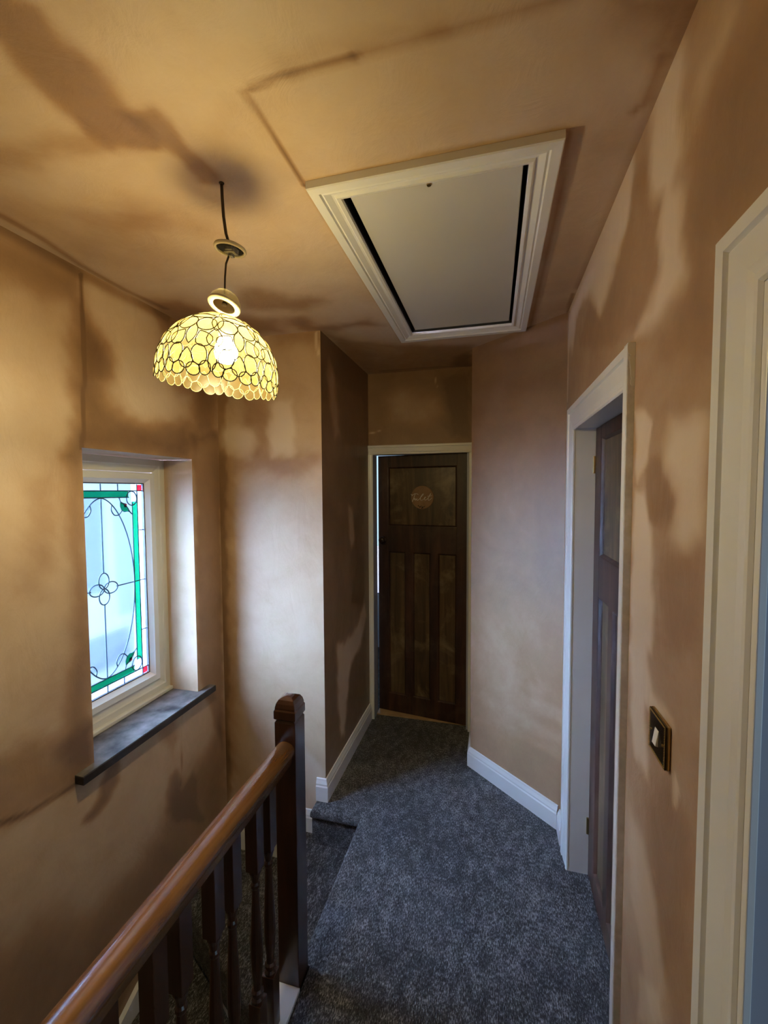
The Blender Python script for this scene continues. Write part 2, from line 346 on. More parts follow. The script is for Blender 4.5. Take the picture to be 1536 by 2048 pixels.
  ('P',[(-0.719,2.348),(-0.646,2.414),(-0.363,2.362),(-0.346,2.224),(-0.468,2.161),(-0.683,2.205)],0.05,-0.25),
  ('L',[(-0.888,2.114),(-0.794,2.132)],0.006,-0.5),
  ('L',[(-0.398,2.484),(-0.384,2.415)],0.006,-0.4),
  ('P',[(-0.363,2.498),(-0.144,2.533),(-0.141,2.028),(-0.294,2.085)],0.04,0.2),
 ],
 'ang': [
  ('P',[(0.008,0.965),(0.409,1.081),(0.431,0.392),(0.207,0.284),(0.012,0.321)],0.08,-0.12),
  ('P',[(0.43,0.471),(0.456,0.472),(0.475,0.414),(0.463,0.397)],0.006,-0.6),
  ('P',[(0.231,0.161),(0.253,0.233),(0.276,0.136)],0.006,-0.7),
  ('P',[(0.457,0.36),(0.483,0.339),(0.472,0.21),(0.459,0.248)],0.01,-0.5),
  ('P',[(0.507,0.352),(0.532,0.354),(0.527,0.285)],0.006,-0.5),
  ('P',[(0.551,0.666),(0.615,0.587),(0.602,0.369),(0.577,0.463)],0.02,-0.35),
  ('P',[(0.41,1.912),(0.46,1.914),(0.466,1.9),(0.416,1.904)],0.006,-0.5),
  ('P',[(0.45,1.76),(0.498,1.749),(0.487,1.736)],0.006,-0.5),
  ('P',[(0.426,2.407),(0.445,2.393),(0.485,2.263),(0.471,2.266),(0.446,2.336)],0.01,-0.4),
  ('P',[(0.003,2.53),(0.613,2.538),(0.618,2.223),(0.005,2.149)],0.06,0.15),
 ],
 'right': [
  ('P',[(1.052,2.582),(0.989,2.559),(0.932,2.505),(0.936,2.461),(0.955,2.4),(0.934,2.323),(0.981,2.319),(1.094,2.339),(1.113,2.455),(1.103,2.539),(1.059,2.547)],0.02,-0.42),
  ('P',[(1.229,2.556),(1.226,2.513),(1.273,2.4),(1.366,2.361),(1.558,2.281),(1.738,2.42),(1.99,2.438),(2.059,2.324),(2.198,2.368),(2.145,2.544),(1.606,2.569),(1.382,2.578),(1.258,2.574)],0.02,-0.4),
  ('P',[(0.989,2.314),(0.938,2.264),(0.939,2.172),(0.903,2.076),(0.956,2.072),(1.035,2.067),(1.181,2.083),(1.058,2.112),(1.022,2.148),(1.038,2.244),(1.014,2.298)],0.018,-0.4),
  ('P',[(0.786,2.437),(0.747,2.395),(0.782,2.371),(0.845,2.366),(0.875,2.353),(0.884,2.388),(0.825,2.4)],0.02,-0.18),
  ('P',[(1.225,2.504),(1.113,2.455),(1.1,2.342),(1.016,2.322),(1.028,2.238),(1.031,2.153),(1.123,2.12),(1.196,2.109),(1.419,2.121),(1.706,2.212),(1.904,2.302),(1.72,2.376),(1.534,2.255),(1.331,2.343),(1.258,2.391)],0.015,0.1),
  ('P',[(0.659,2.099),(0.81,2.089),(0.805,1.924),(1.01,1.989),(0.931,2.055),(0.862,2.072),(0.896,2.177),(0.876,2.28),(0.821,2.345),(0.673,2.317)],0.04,0.16),
  ('P',[(1.17,1.893),(1.058,1.845),(1.073,1.767),(1.158,1.73)],0.01,-0.35),
  ('P',[(0.938,1.827),(0.858,1.831),(0.808,1.807),(0.807,1.722),(0.801,1.619),(0.867,1.597),(0.939,1.619),(0.914,1.681),(0.981,1.76)],0.02,-0.38),
  ('P',[(1.167,1.696),(1.088,1.692),(1.043,1.627),(1.032,1.472),(1.023,1.352),(1.162,1.301)],0.012,-0.45),
  ('P',[(1.092,1.757),(0.998,1.765),(0.945,1.712),(0.927,1.666),(0.972,1.629),(1.043,1.637),(1.088,1.696)],0.012,0.18),
  ('P',[(0.983,1.549),(0.937,1.588),(0.807,1.597),(0.794,1.437),(0.923,1.389),(0.993,1.447)],0.02,0.1),
  ('P',[(1.167,1.299),(1.064,1.337),(1.014,1.276),(0.897,1.258),(0.95,1.237),(1.055,1.215),(1.021,1.067),(1.121,1.064),(1.157,1.164)],0.012,-0.4),
  ('P',[(1.137,0.895),(1.083,0.91),(0.983,0.851),(0.894,0.711),(0.89,0.655),(0.962,0.562),(1.039,0.666),(1.124,0.718)],0.018,-0.2),
  ('P',[(1.033,0.585),(0.93,0.686),(0.907,0.633),(1.049,0.449)],0.01,-0.2),
  ('P',[(0.9,1.177),(0.873,1.139),(0.878,1.093),(0.898,1.085)],0.006,-0.35),
  ('P',[(1.016,1.004),(0.924,1.133),(0.824,1.101),(0.803,0.988),(0.899,0.781),(1.007,0.87)],0.03,0.15),
  ('L',[(0.971,0.896),(0.969,0.88)],0.004,-0.6),
  ('L',[(2.162,2.51),(2.175,2.355),(2.181,2.125)],0.012,-0.5),
 ],
}
# ---------------------------------------------------------------- plaster surfaces: drying stains plus gap shade and edge highlights painted in
def _warp(u, v):
    a = .007*np.sin(u*23+v*11)+.005*np.sin(v*41+u*17+1)+.003*np.sin(u*97+v*71)
    b = .007*np.sin(v*19-u*13+2)+.005*np.sin(u*37+v*29+3)+.003*np.sin(v*89-u*61)
    return u+a, v+b
def _damp_shade(u, v, key, base):
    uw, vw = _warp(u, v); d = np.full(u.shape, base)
    for typ, pts, soft, amt in STAINS_SHADE.get(key, []):
        P = np.array(pts); a = uw if typ == 'P' else u; b = vw if typ == 'P' else v
        pad = soft*3.5
        sel = np.where((a > P[:,0].min()-pad) & (a < P[:,0].max()+pad) & (b > P[:,1].min()-pad) & (b < P[:,1].max()+pad))[0]
        if not len(sel): continue
        x, y = a[sel], b[sel]; dist = np.full(x.shape, 9.0); inside = np.zeros(x.shape, bool)
        n = len(P)
        for i in range(n if typ == 'P' else n-1):
            p, q = P[i], P[(i+1) % n]; e = q-p; L = max(1e-9, e@e)
            t = np.clip(((x-p[0])*e[0]+(y-p[1])*e[1])/L, 0, 1)
            dist = np.minimum(dist, np.hypot(x-p[0]-t*e[0], y-p[1]-t*e[1]))
            if typ == 'P':
                c = ((p[1] > y) != (q[1] > y))
                with np.errstate(divide='ignore', invalid='ignore'):
                    c &= x < (q[0]-p[0])*(y-p[1])/(q[1]-p[1]+1e-12)+p[0]
                inside ^= c
        if typ == 'P':
            sf = soft*1.7 if soft >= .012 else soft*1.2; sd = np.where(inside, -dist, dist); w = np.clip(.5-sd/(2*sf), 0, 1)
        else:
            w = np.clip(1-dist/(soft*1.3), 0, 1)
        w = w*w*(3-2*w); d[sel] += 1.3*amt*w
    return d
def lines(a, b, marks, lo, hi, step=.012, coarse=.25):
    s = {round(a, 4), round(b, 4)} | {round(k, 4) for k in marks if a < k < b} | {round(k, 4) for k in (lo, hi) if a < k < b}
    s = sorted(s); out = []
    for p, q in zip(s[:-1], s[1:]):
        st = step if (p >= lo-1e-6 and q <= hi+1e-6) else coarse
        n = max(1, int(round((q-p)/st))); out += [p+(q-p)*i/n for i in range(n)]
    return np.array(out+[s[-1]])
def surface(name, key, origin, U, V, ul, vl, holes=(), extra=None, base=.38, step=.012, parent=None):
    """ul, vl = (start, end, fine_from, fine_to); point = origin + u*U + v*V"""
    us = lines(ul[0], ul[1], [h for q in holes for h in q[:2]], ul[2], ul[3], step); vs = lines(vl[0], vl[1], [h for q in holes for h in q[2:]], vl[2], vl[3], step)
    gu, gv = np.meshgrid(us, vs, indexing='ij'); gu = gu.ravel(); gv = gv.ravel(); nv = len(vs)
    co = np.array(origin)[None] + gu[:,None]*np.array(U)[None] + gv[:,None]*np.array(V)[None]
    faces = []
    cu = (us[:-1]+us[1:])/2; cv = (vs[:-1]+vs[1:])/2
    for i in range(len(us)-1):
        for j in range(len(vs)-1):
            if any(h[0] < cu[i] < h[1] and h[2] < cv[j] < h[3] for h in holes): continue
            faces.append((i*nv+j, (i+1)*nv+j, (i+1)*nv+j+1, i*nv+j+1))
    damp_shade = _damp_shade(gu, gv, key, base)
    v = [tuple(c) for c in co]; dl = list(damp_shade)
    if extra:
        n = len(v); v += extra.v; faces += [[n+i for i in f] for f in extra.f]; dl += [.34]*len(extra.v)
    me = bpy.data.meshes.new(name); me.from_pydata(v, [], faces)
    at = me.attributes.new('damp_shade', 'FLOAT', 'POINT'); at.data.foreach_set('value', np.array(dl, dtype=np.float32))
    o = link(name, me, M['plaster'], parent); tag(o, kind='structure'); return o

XL, XR, YP, YF, ZC, XC = -1.507, .335, 2.11, 2.981, 2.54, -.882
XS = -.128            # corridor's right stub wall
# left wall with the window hole, splayed near reveal
rv = MB(); FX = -1.76
rv.quad((XL,1.885,.635),(FX,1.885,.635),(FX,1.885,1.87),(XL,1.885,1.87))
rv.quad((XL,1.28,.635),(XL,1.28,1.87),(FX,1.167,1.87),(FX,1.167,.635))
rv.quad((XL,1.28,1.87),(XL,1.885,1.87),(FX,1.885,1.87),(FX,1.167,1.87))
rv.quad((XL,1.28,.635),(FX,1.167,.635),(FX,1.885,.635),(XL,1.885,.635))
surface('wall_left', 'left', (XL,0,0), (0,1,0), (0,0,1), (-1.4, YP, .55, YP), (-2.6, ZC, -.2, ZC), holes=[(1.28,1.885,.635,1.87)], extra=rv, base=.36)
surface('wall_left_return', 'pier', (0,YP,0), (1,0,0), (0,0,1), (XL, XC, XL, XC), (-2.6, ZC, -.45, ZC), base=.33)
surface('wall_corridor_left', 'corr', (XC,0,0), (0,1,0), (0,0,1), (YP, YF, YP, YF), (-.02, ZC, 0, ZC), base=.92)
# toilet doorway in the far wall
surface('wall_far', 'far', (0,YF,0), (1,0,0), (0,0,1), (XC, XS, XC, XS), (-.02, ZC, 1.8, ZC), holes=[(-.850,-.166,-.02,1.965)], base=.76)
w = MB().quad((XS,2.607,-.02),(XS,YF,-.02),(XS,YF,ZC),(XS,2.607,ZC)).build('wall_corridor_right', M['plaster']); tag(w, kind='structure')
ad = Vector((XR-XS, 2.205-2.607, 0)); al = ad.length; ad.normalize()
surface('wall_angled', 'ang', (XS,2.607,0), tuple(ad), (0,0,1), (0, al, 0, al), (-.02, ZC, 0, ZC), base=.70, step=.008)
# right wall: two door openings
surface('wall_right', 'right', (XR,0,0), (0,1,0), (0,0,1), (-1.4, 2.205, .55, 2.205), (-.02, ZC, .2, ZC), holes=[(1.2,1.965,-.02,1.965),(-.17,.640,-.02,1.960)], base=.52, step=.009)
surface('wall_rear', 'none', (0,-1.4,0), (1,0,0), (0,0,1), (XL, XR, 9, 10), (-2.6, ZC, 9, 10), base=.4)
# ceiling with the hatch opening
HX0, HX1, HY0, HY1 = -.425, .082, 1.180, 2.270
surface('ceiling', 'ceil', (0,0,ZC), (1,0,0), (0,1,0), (XL, XR, XL, XR), (-1.4, YF, .5, YF), holes=[(HX0,HX1,HY0,HY1)], base=.18)

# ---------------------------------------------------------------- floor and stairs
fl = MB()
poly = [(-.625,-1.4),(2.0,-1.4),(2.0,4.4),(-1.5,4.4),(-1.5,3.0),(XC-.02,3.0),(XC-.02,YP+.01),(-.935,YP-.005),(-.935,2.015),(-.662,2.015),(-.664,1.33),(-.625,1.33)]
def inset_floor():
    b = bmesh.new()
    top = [b.verts.new((x,y,0)) for x,y in poly]; bot = [b.verts.new((x,y,-.045)) for x,y in poly]
    b.faces.new(top); b.faces.new(bot[::-1]); k = len(poly)
    for i in range(k): b.faces.new((top[i], bot[i], bot[(i+1) % k], top[(i+1) % k]))
    bmesh.ops.recalc_face_normals(b, faces=b.faces)
    es = [e for e in b.edges if all(v.co.x < -.66 and 1.32 < v.co.y < 2.12 for v in e.verts) and abs(e.verts[0].co.z-e.verts[1].co.z) < .01]
    bmesh.ops.bevel(b, geom=es, offset=.016, segments=4, affect='EDGES', profile=.5)
    me = bpy.data.meshes.new('floor'); b.to_mesh(me); b.free(); return me
f = link('floor', inset_floor(), M['carpet']); tag(f, kind='structure')
stairs = empty('staircase', (-1.08,1.25,-.6)); tag(stairs, 'grey carpeted winding staircase going down left of the balustrade', 'staircase')
def sbuild(mb, name, m, bev=0.0):
    o = mb.build(name, m, stairs, bevel=bev); o.matrix_parent_inverse = Matrix.Translation(-Vector(stairs.location)); return o
# riser under the corridor nosing and under the landing edge
sbuild(MB().box(-.93,-.66,2.03,2.10,-.19,-.045).box(-.655,-.64,1.33,2.03,-.19,-.045), 'riser', M['carpet'])
sbuild(MB().prism([(-.645,1.33),(-.66,2.03),(-.66,2.105),(-1.18,2.105),(-.70,1.33)], -.37, -.19), 'step', M['carpet'], .012)
sbuild(MB().prism([(-.70,1.30),(-1.16,2.105),(XL+.002,2.105),(XL+.002,1.72)], -.56, -.38), 'step', M['carpet'], .012)
sbuild(MB().prism([(-.71,1.27),(XL+.002,1.76),(XL+.002,1.25)], -.75, -.57), 'step', M['carpet'], .012)
for i in range(8):
    y1 = 1.26-.225*i; z = -.76-.19*i
    sbuild(MB().box(XL+.002,-.71,y1-.25,y1,z-.18,z), 'step', M['carpet'], .012)
# white strings: on the left wall, sloping, and under the winders

slope = .19/.225
def wall_string(y0, z0, y1, z1, h):
    q = MB(); x0, x1 = XL+.001, XL+.022
    q.v = [(x0,y0,z0),(x0,y1,z1),(x0,y1,z1+h),(x0,y0,z0+h),(x1,y0,z0),(x1,y1,z1),(x1,y1,z1+h),(x1,y0,z0+h)]
    q.f = [[0,1,2,3],[7,6,5,4],[0,4,5,1],[1,5,6,2],[2,6,7,3],[3,7,4,0]]; return q
sbuild(wall_string(-.55,-2.37,1.25,-.85,.30), 'string', M['white'])
sbuild(wall_string(1.25,-.85,1.72,-.62,.30), 'string', M['white'])
sbuild(wall_string(1.72,-.56,2.105,-.40,.18), 'string', M['white'])
# white wall under the landing, seen as the outer string
sbuild(MB().box(-.66,-.632,-1.375,1.25,-.32,-.046), 'apron', M['white'])
w = MB().box(-.630,-.610,-1.4,2.03,-2.6,-.06).build('wall_stairwell_right', M['room_white']); tag(w, kind='structure')
w = MB().box(XL,-.64,-1.4,2.1,-2.62,-2.6).build('floor_lower_hall', M['carpet']); tag(w, kind='structure')
# pier skirting that steps down with the stairs
SK = [(0,0),(.018,0),(.018,.072),(.0145,.078),(.0145,.086),(.008,.100),(.006,.108),(0,.110)]
def skirting(name, path, h=1.0, prof=SK):
    mb = MB().sweep(path, [(a, b*h) for a, b in prof], (0,0,1)); o = mb.build(name, M['white']); tag(o, kind='structure'); return o
# path direction chosen so that z x d points into the room
skirting('baseboard_corridor_left', [(XC,YF-.016,0),(XC,YP,0),(-.934,YP,0)], 1.12)
skirting('baseboard_winder', [(-.926,YP,-.19),(-1.17,YP,-.19)], 1.12)
skirting('baseboard_winder', [(-1.17,YP,-.38),(XL+.02,YP,-.38)], 1.5)
skirting('baseboard_angled', [(XR-.008,2.205+.007,0),(XS,2.607,0),(XS,YF-.02,0)], 1.08)
skirting('baseboard_right', [(XR,2.10,0),(XR,2.20,0)], 1.0)
skirting('baseboard_right', [(XR,.735,0),(XR,1.165,0)], 1.0)
skirting('baseboard_right', [(XR,-1.39,0),(XR,-.29,0)], 1.0)
# ---------------------------------------------------------------- architraves
AP = [(0,0),(0,.006),(.005,.010),(.013,.010),(.017,.007),(.030,.010),(.072,.013),(.076,.010),(.080,.017),(.100,.018),(.104,.015),(.104,0)]
def scaled(w, t=1.0): return [(a*w/.104, b*t) for a, b in AP]
# toilet door trim
mb = MB()
yy = YF+.0005
mb.sweep([(-.848,yy,0),(-.848,yy,1.962)], scaled(.034, .8), (0,-1,0)); mb.sweep([(-.165,yy,1.962),(-.165,yy,0)], scaled(.034, .8), (0,-1,0))
mb.sweep([(-.882,yy,1.962),(-.131,yy,1.962)], scaled(.066, .9), (0,-1,0))
tag(mb.build('trim_1', M['white']), kind='structure')
# middle right door trim: far leg and head mitred, narrow worn near leg
mb = MB(); xx = XR-.0005
mb.sweep([(xx,1.966,0),(xx,1.966,1.956),(xx,1.180,1.956)], AP, (-1,0,0))
t2 = mb.build('trim_2', M['white']); tag(t2, kind='structure')
leg = MB().box(.317,XR+.01,1.181,1.212,0,2.062).build('narrow_leg', M['worn_white'], t2, bevel=.002)
face = MB().box(.3165,.3175,1.183,1.210,0,2.055).build('leg_face', M['white'], t2)
# near right door trim
mb = MB().sweep([(xx,.652,0),(xx,.652,1.962),(xx,-.182,1.962),(xx,-.182,0)], AP, (-1,0,0)); tag(mb.build('trim_3', M['white']), kind='structure')

# ---------------------------------------------------------------- doors
def door_leaf(name, loc, rz, W, H, stile, zs, knob_at=None, T=.036):
    """zs = (panel bottom, lower panel top, upper panel bottom, upper panel top); left edge of the leaf at the empty, front face towards local -y"""
    root = empty(name, loc, rz); tag(root, kind='structure')
    a, b, c, d = zs; x0, x1 = stile, W-stile
    for p, q in ((0, stile), (x1, W)): MB().box(p,q,0,T,0,H).build('stile', M['door_wood'], root, bevel=.002)
    MB().box(x0,x1,.0004,T-.0004,d,H).build('top_rail', M['door_wood'], root)
    MB().box(x0,x1,.0004,T-.0004,b,c).build('lock_rail', M['door_wood'], root)
    MB().box(x0,x1,.0004,T-.0004,0,a).build('bottom_rail', M['door_wood'], root)
    def panel(p, q, z0, z1):
        pn = MB().box(p,q,.014,T-.012,z0,z1).build('panel', M['door_panel'], root)
        mo = MB().sweep([(p,.014,z0),(q,.014,z0),(q,.014,z1),(p,.014,z1)], [(0,0),(0,.0135),(.004,.0125),(.010,.005),(.013,0)], (0,-1,0), closed=True)
        mo.build('moulding', M['door_wood'], pn)
    panel(x0,x1,c,d)
    mw = .052; pw = (x1-x0-2*mw)/3
    for i in range(3):
        p = x0+i*(pw+mw); panel(p, p+pw, a, b)
        if i < 2: MB().box(p+pw,p+pw+mw,.0004,T-.0004,a,b).build('muntin', M['door_wood'], root)
    if knob_at:
        kx, kz = knob_at
        k = MB().lathe([(0,-.056),(.012,-.055),(.022,-.049),(.025,-.040),(.021,-.030),(.010,-.024),(.009,-.006),(.024,-.005),(.026,0)], 24)
        R = Matrix.Translation((kx,0,kz)) @ Matrix.Rotation(-PI/2, 4, 'X')
        kk = MB().add(k, Matrix.Translation((kx,0,kz)) @ Matrix.Rotation(-PI/2, 4, 'X') @ Matrix.Scale(1, 4)); 
        kk.v = [(v[0], -abs(v[1]), v[2]) for v in kk.v]
        kk.build('door_knob', M['dark_knob'], root, smooth=True)
    return root
th = math.radians(-7.4)
DW = .680
hx, hy = -.173, 3.030
lx, ly = hx-DW*math.cos(th), hy-DW*math.sin(th)
door1 = door_leaf('door_1', (lx,ly,.012), th, DW, 1.952, .078, (.135,1.235,1.425,1.868), (.042,1.320))
MB().lathe([(.0075,0),(.0075,.0018)],12,c=(.046,0,1.255)).build('keyhole_cover', M['dark_knob'], door1)
tl = MB().box(-.868,-.850,YF+.001,3.09,0,1.985).box(-.166,-.146,YF+.001,3.09,0,1.985).box(-.868,-.146,YF+.001,3.09,1.964,1.985)
tl.box(-.178,-.166,YF+.02,3.02,0,1.964)
o = tl.build('trim_4', M['lining_grey']); tag(o, kind='structure')
th_ = MB().box(-.849,-.166,3.045,3.125,.0,.010).build('trim_5', M['oak'], bevel=.002); tag(th_, kind='structure')
# sign on the toilet door
sign = empty('door_sign'); tag(sign, 'round wooden sign lettered in white script on the far dark door', 'sign')
sg = Matrix.Translation((lx,ly,.012)) @ Matrix.Rotation(th, 4, 'Z') @ Matrix.Translation((.345, .0138, 1.640))
sign.matrix_world = sg
disc = MB().lathe([(0,0),(.084,0),(.086,.002),(.086,.0045),(.084,.006),(0,.006)], 48)
dd = MB().add(disc, Matrix.Rotation(PI/2, 4, 'X')); dd.build('disc', M['ply'], sign)
def curve_pts(c, n=8):
    """Catmull-Rom through 2D points"""
    P = [Vector(p) for p in c]; P = [2*P[0]-P[1]] + P + [2*P[-1]-P[-2]]; out = []
    for i in range(1, len(P)-2):
        for k in range(n):
            t = k/n; out.append(.5*((2*P[i])+(P[i+1]-P[i-1])*t+(2*P[i-1]-5*P[i]+4*P[i+1]-P[i+2])*t*t+(-P[i-1]+3*P[i]-3*P[i+1]+P[i+2])*t**3))
    return out+[P[-2]]
S_ = [  # strokes read off the sign: units of the disc's width, origin at its centre
 [(-.50,.13),(-.44,.10),(-.47,.07),(-.35,.15),(-.24,.16),(-.17,.12)],
 [(-.31,.15),(-.36,.02),(-.38,-.05),(-.43,-.14),(-.44,-.18),(-.42,-.13),(-.38,-.06),(-.33,-.10),(-.30,-.07),(-.33,-.03),(-.36,-.07),(-.30,-.11),(-.24,-.06),(-.23,-.03),(-.24,-.09),(-.20,-.12),(-.12,-.06),(-.05,.02),(.03,.10),(.05,.15),(.01,.13),(-.06,.03),(-.08,-.06),(-.05,-.12),(.03,-.10),(.10,-.04),(.14,-.01),(.15,.02),(.12,.01),(.10,-.05),(.13,-.11),(.20,-.08),(.28,.0),(.37,.15),(.36,.15),(.29,.01),(.26,-.08),(.29,-.12),(.36,-.08),(.42,-.02)],
 [(.24,.05),(.33,.06),(.42,.08)]]
lt = MB()
for c in S_:
    lt.tube([(p[0]*.172, -.0068, p[1]*.172) for p in curve_pts(c)], .0017, 6)
lt.build('lettering', M['letter'], sign, smooth=True)
sp = MB()
for x, z, r in ((-.17,-.36,.004),(-.10,-.40,.005),(-.04,-.37,.0035),(.02,-.41,.005),(.09,-.38,.004),(-.01,-.45,.005)):
    sp.lathe([(0,0),(r,.0004),(0,.001)], 8, c=(0,0,0)); n = 24
    for i in range(n): 
        v = sp.v[-1-i]; sp.v[-1-i] = (v[0]+x*.172, -.0062-v[2], v[1]+z*.172)
sp.build('sprig_mark', M['dark_knob'], sign)

# middle right door, closed
door2 = door_leaf('door_2', (.415,1.962,.006), -PI/2, .757, 1.952, .092, (.085,1.262,1.425,1.905), (.71,1.33))
for z in (1.80, .22):
    hg = MB().box(-.004,.006,-.003,.006,z-.035,z+.035); hg.lathe([(0,-.036),(.005,-.036),(.005,.036),(0,.036)], 10, c=(-.001,-.004,z)); hg.build('hinge', M['brass'], door2)
# its lining
ln = MB().box(XR+.0005,.48,1.966,1.99,0,1.98).box(XR+.0005,.48,1.18,1.199,0,1.98).box(XR+.0005,.48,1.18,1.99,1.961,1.98)
ln.box(.452,.466,1.955,1.966,0,1.961)
o = ln.build('trim_6', M['white']); tag(o, kind='structure')
# near right doorway lining
ln = MB().box(XR+.0005,.47,.6405,.665,0,1.98).box(XR+.0005,.47,-.19,-.17,0,1.98).box(XR+.0005,.47,-.19,.665,1.9605,1.98)
ln.box(.385,.40,.628,.6405,0,1.95)
o = ln.build('trim_7', M['lining_grey']); tag(o, kind='structure')
ed = MB().box(XR-.006,XR+.004,.6395,.653,0,1.9695).box(XR-.006,XR+.004,-.181,.653,1.9595,1.9695).build('trim_8', M['white'], bevel=.0015); tag(ed, kind='structure')

# ---------------------------------------------------------------- rooms beyond (only what daylight needs)
rm = MB()
# toilet room
rm.quad((-1.5,3.09,0),(-.858,3.09,0),(-.858,3.09,2.5),(-1.5,3.09,2.5)); rm.quad((-.146,3.09,0),(.32,3.09,0),(.32,3.09,2.5),(-.146,3.09,2.5)); rm.quad((-.858,3.09,1.985),(-.146,3.09,1.985),(-.146,3.09,2.5),(-.858,3.09,2.5))
rm.quad((-1.5,3.09,0),(-1.5,4.4,0),(-1.5,4.4,2.5),(-1.5,3.09,2.5)); rm.quad((.32,3.09,0),(.32,4.4,0),(.32,4.4,2.5),(.32,3.09,2.5))
rm.quad((-1.5,3.09,2.5),(.32,3.09,2.5),(.32,4.4,2.5),(-1.5,4.4,2.5))
for a, b, c, d in ((-1.5,-1.46,0,2.5),(-.84,.32,0,2.5),(-1.46,-.84,0,.6),(-1.46,-.84,2.1,2.5)): rm.quad((a,4.4,c),(b,4.4,c),(b,4.4,d),(a,4.4,d))
o = rm.build('wall_toilet_room', M['room_white']); tag(o, kind='structure')
rb = MB()
# room beyond the near doorway and behind door_2 (closed)
rb.quad((XR+.14,-1.4,0),(XR+.14,-.19,0),(XR+.14,-.19,2.5),(XR+.14,-1.4,2.5)); rb.quad((XR+.14,.665,0),(XR+.14,1.18,0),(XR+.14,1.18,2.5),(XR+.14,.665,2.5)); rb.quad((XR+.14,-.19,1.98),(XR+.14,.665,1.98),(XR+.14,.665,2.5),(XR+.14,-.19,2.5))
rb.quad((XR+.14,1.18,0),(2.0,1.18,0),(2.0,1.18,2.5),(XR+.14,1.18,2.5)); rb.quad((XR+.14,-1.4,0),(2.0,-1.4,0),(2.0,-1.4,2.5),(XR+.14,-1.4,2.5))
rb.quad((XR+.14,-1.4,2.5),(2.0,-1.4,2.5),(2.0,1.18,2.5),(XR+.14,1.18,2.5))
for a, b, c, d in ((-1.4,-1.3,0,2.5),(1.0,1.18,0,2.5),(-1.3,1.0,0,.5),(-1.3,1.0,2.2,2.5)): rb.quad((2.0,a,c),(2.0,b,c),(2.0,b,d),(2.0,a,d))
o = rb.build('wall_bedroom', M['room_white']); tag(o, kind='structure')
o = MB().box(.48,.50,1.18,2.0,0,2.1).build('wall_behind_door', M['room_white']); tag(o, kind='structure')

# ---------------------------------------------------------------- loft hatch
hatch = empty('loft_hatch', ((HX0+HX1)/2,(HY0+HY1)/2,ZC)); tag(hatch, 'large cream loft hatch with moulded white frame in ceiling', 'loft hatch')
def hb(mb, name, m, bev=0.0):
    o = mb.build(name, m, hatch, bevel=bev); o.matrix_parent_inverse = Matrix.Translation(-Vector(hatch.location)); return o
HP = [(0,0),(0,.012),(.010,.015),(.016,.009),(.022,.010),(.038,.019),(.044,.016),(.048,.022),(.072,.023),(.075,.020),(.075,0)]
hb(MB().sweep([(HX0,HY0,ZC-.0005),(HX1,HY0,ZC-.0005),(HX1,HY1,ZC-.0005),(HX0,HY1,ZC-.0005)], HP, (0,0,-1), closed=True), 'architrave', M['white'])
hb(MB().box(HX0+.016,HX1-.012,HY0-.001,HY1+.001,ZC+.012,ZC+.030), 'board', M['hatch_board'], .002)
sft = MB().box(HX0-.01,HX0,HY0-.01,HY1+.01,ZC+.002,ZC+.2).box(HX1,HX1+.01,HY0-.01,HY1+.01,ZC+.002,ZC+.2).box(HX0,HX1,HY0-.01,HY0,ZC+.002,ZC+.2).box(HX0,HX1,HY1,HY1+.01,ZC+.002,ZC+.2).box(HX0-.01,HX1+.01,HY0-.01,HY1+.01,ZC+.2,ZC+.21)
hb(sft, 'shaft', M['gasket'])  # flat black, so the loft void's darkness is in the colour
hb(MB().lathe([(0,-.003),(.006,-.003),(.0075,.0)],14,c=(-.18,HY0+.040,ZC+.0118)), 'catch', M['brass'])

# ---------------------------------------------------------------- window
win = empty('window_1', (-1.695,1.526,.66)); tag(win, kind='structure')
def wb(mb, name, m, parent=None, bev=0.0, smooth=False):
    o = mb.build(name, m, parent or win, bevel=bev, smooth=smooth)
    if parent is None: o.matrix_parent_inverse = Matrix.Translation(-Vector(win.location))
    return o
WY0, WY1, WZ0, WZ1 = 1.167, 1.885, .662, 1.866
def loop(y0,y1,z0,z1,x): return [(x,y0,z0),(x,y1,z0),(x,y1,z1),(x,y0,z1)]
# normal +x, loop y then z: per = x cross y = +z (inwards)
wb(MB().sweep(loop(WY0,WY1,WZ0,WZ1,-1.75), [(0,0),(0,.070),(.030,.070),(.036,.066),(.066,.056),(.066,0)], (1,0,0), closed=True), 'outer_frame', M['upvc'])
a = .069
wb(MB().sweep(loop(WY0+a,WY1-a,WZ0+a,WZ1-a,-1.745), [(0,0),(0,.066),(.004,.070),(.032,.070),(.036,.066),(.050,.054),(.052,.052),(.052,0)], (1,0,0), closed=True), 'sash', M['upvc_white'])
b_ = a+.0525
wb(MB().sweep(loop(WY0+b_,WY1-b_,WZ0+b_,WZ1-b_,-1.70), [(-.002,-.01),(-.002,.006),(.004,.006),(.004,-.01)], (1,0,0), closed=True), 'gasket', M['gasket'])
GY0, GY1, GZ0, GZ1 = WY0+b_+.003, WY1-b_-.003, WZ0+b_+.003, WZ1-b_-.003
wb(MB().box(-1.712,-1.704,GY0,GY1,GZ0,GZ1), 'glass_pane', M['pane'])
CY, CZ = (GY0+GY1)/2, (GZ0+GZ1)/2
gx = -1.7035
def strip(y0,y1,z0,z1,m,name): wb(MB().box(gx,gx+.001,y0,y1,z0,z1), name, m)
mg, bw = .034, .031
ry0, ry1, rz0, rz1 = GY0+mg, GY1-mg, GZ0+mg, GZ1-mg
cr = .031
for z in (rz0, rz1-bw): strip(ry0+cr*1.6, ry1-cr*1.6, z, z+bw, M['green_glass'], 'green_strip')
for y in (ry0, ry1-bw): strip(y, y+bw, rz0+cr*1.7, rz1-cr*1.7, M['green_glass'], 'green_strip')
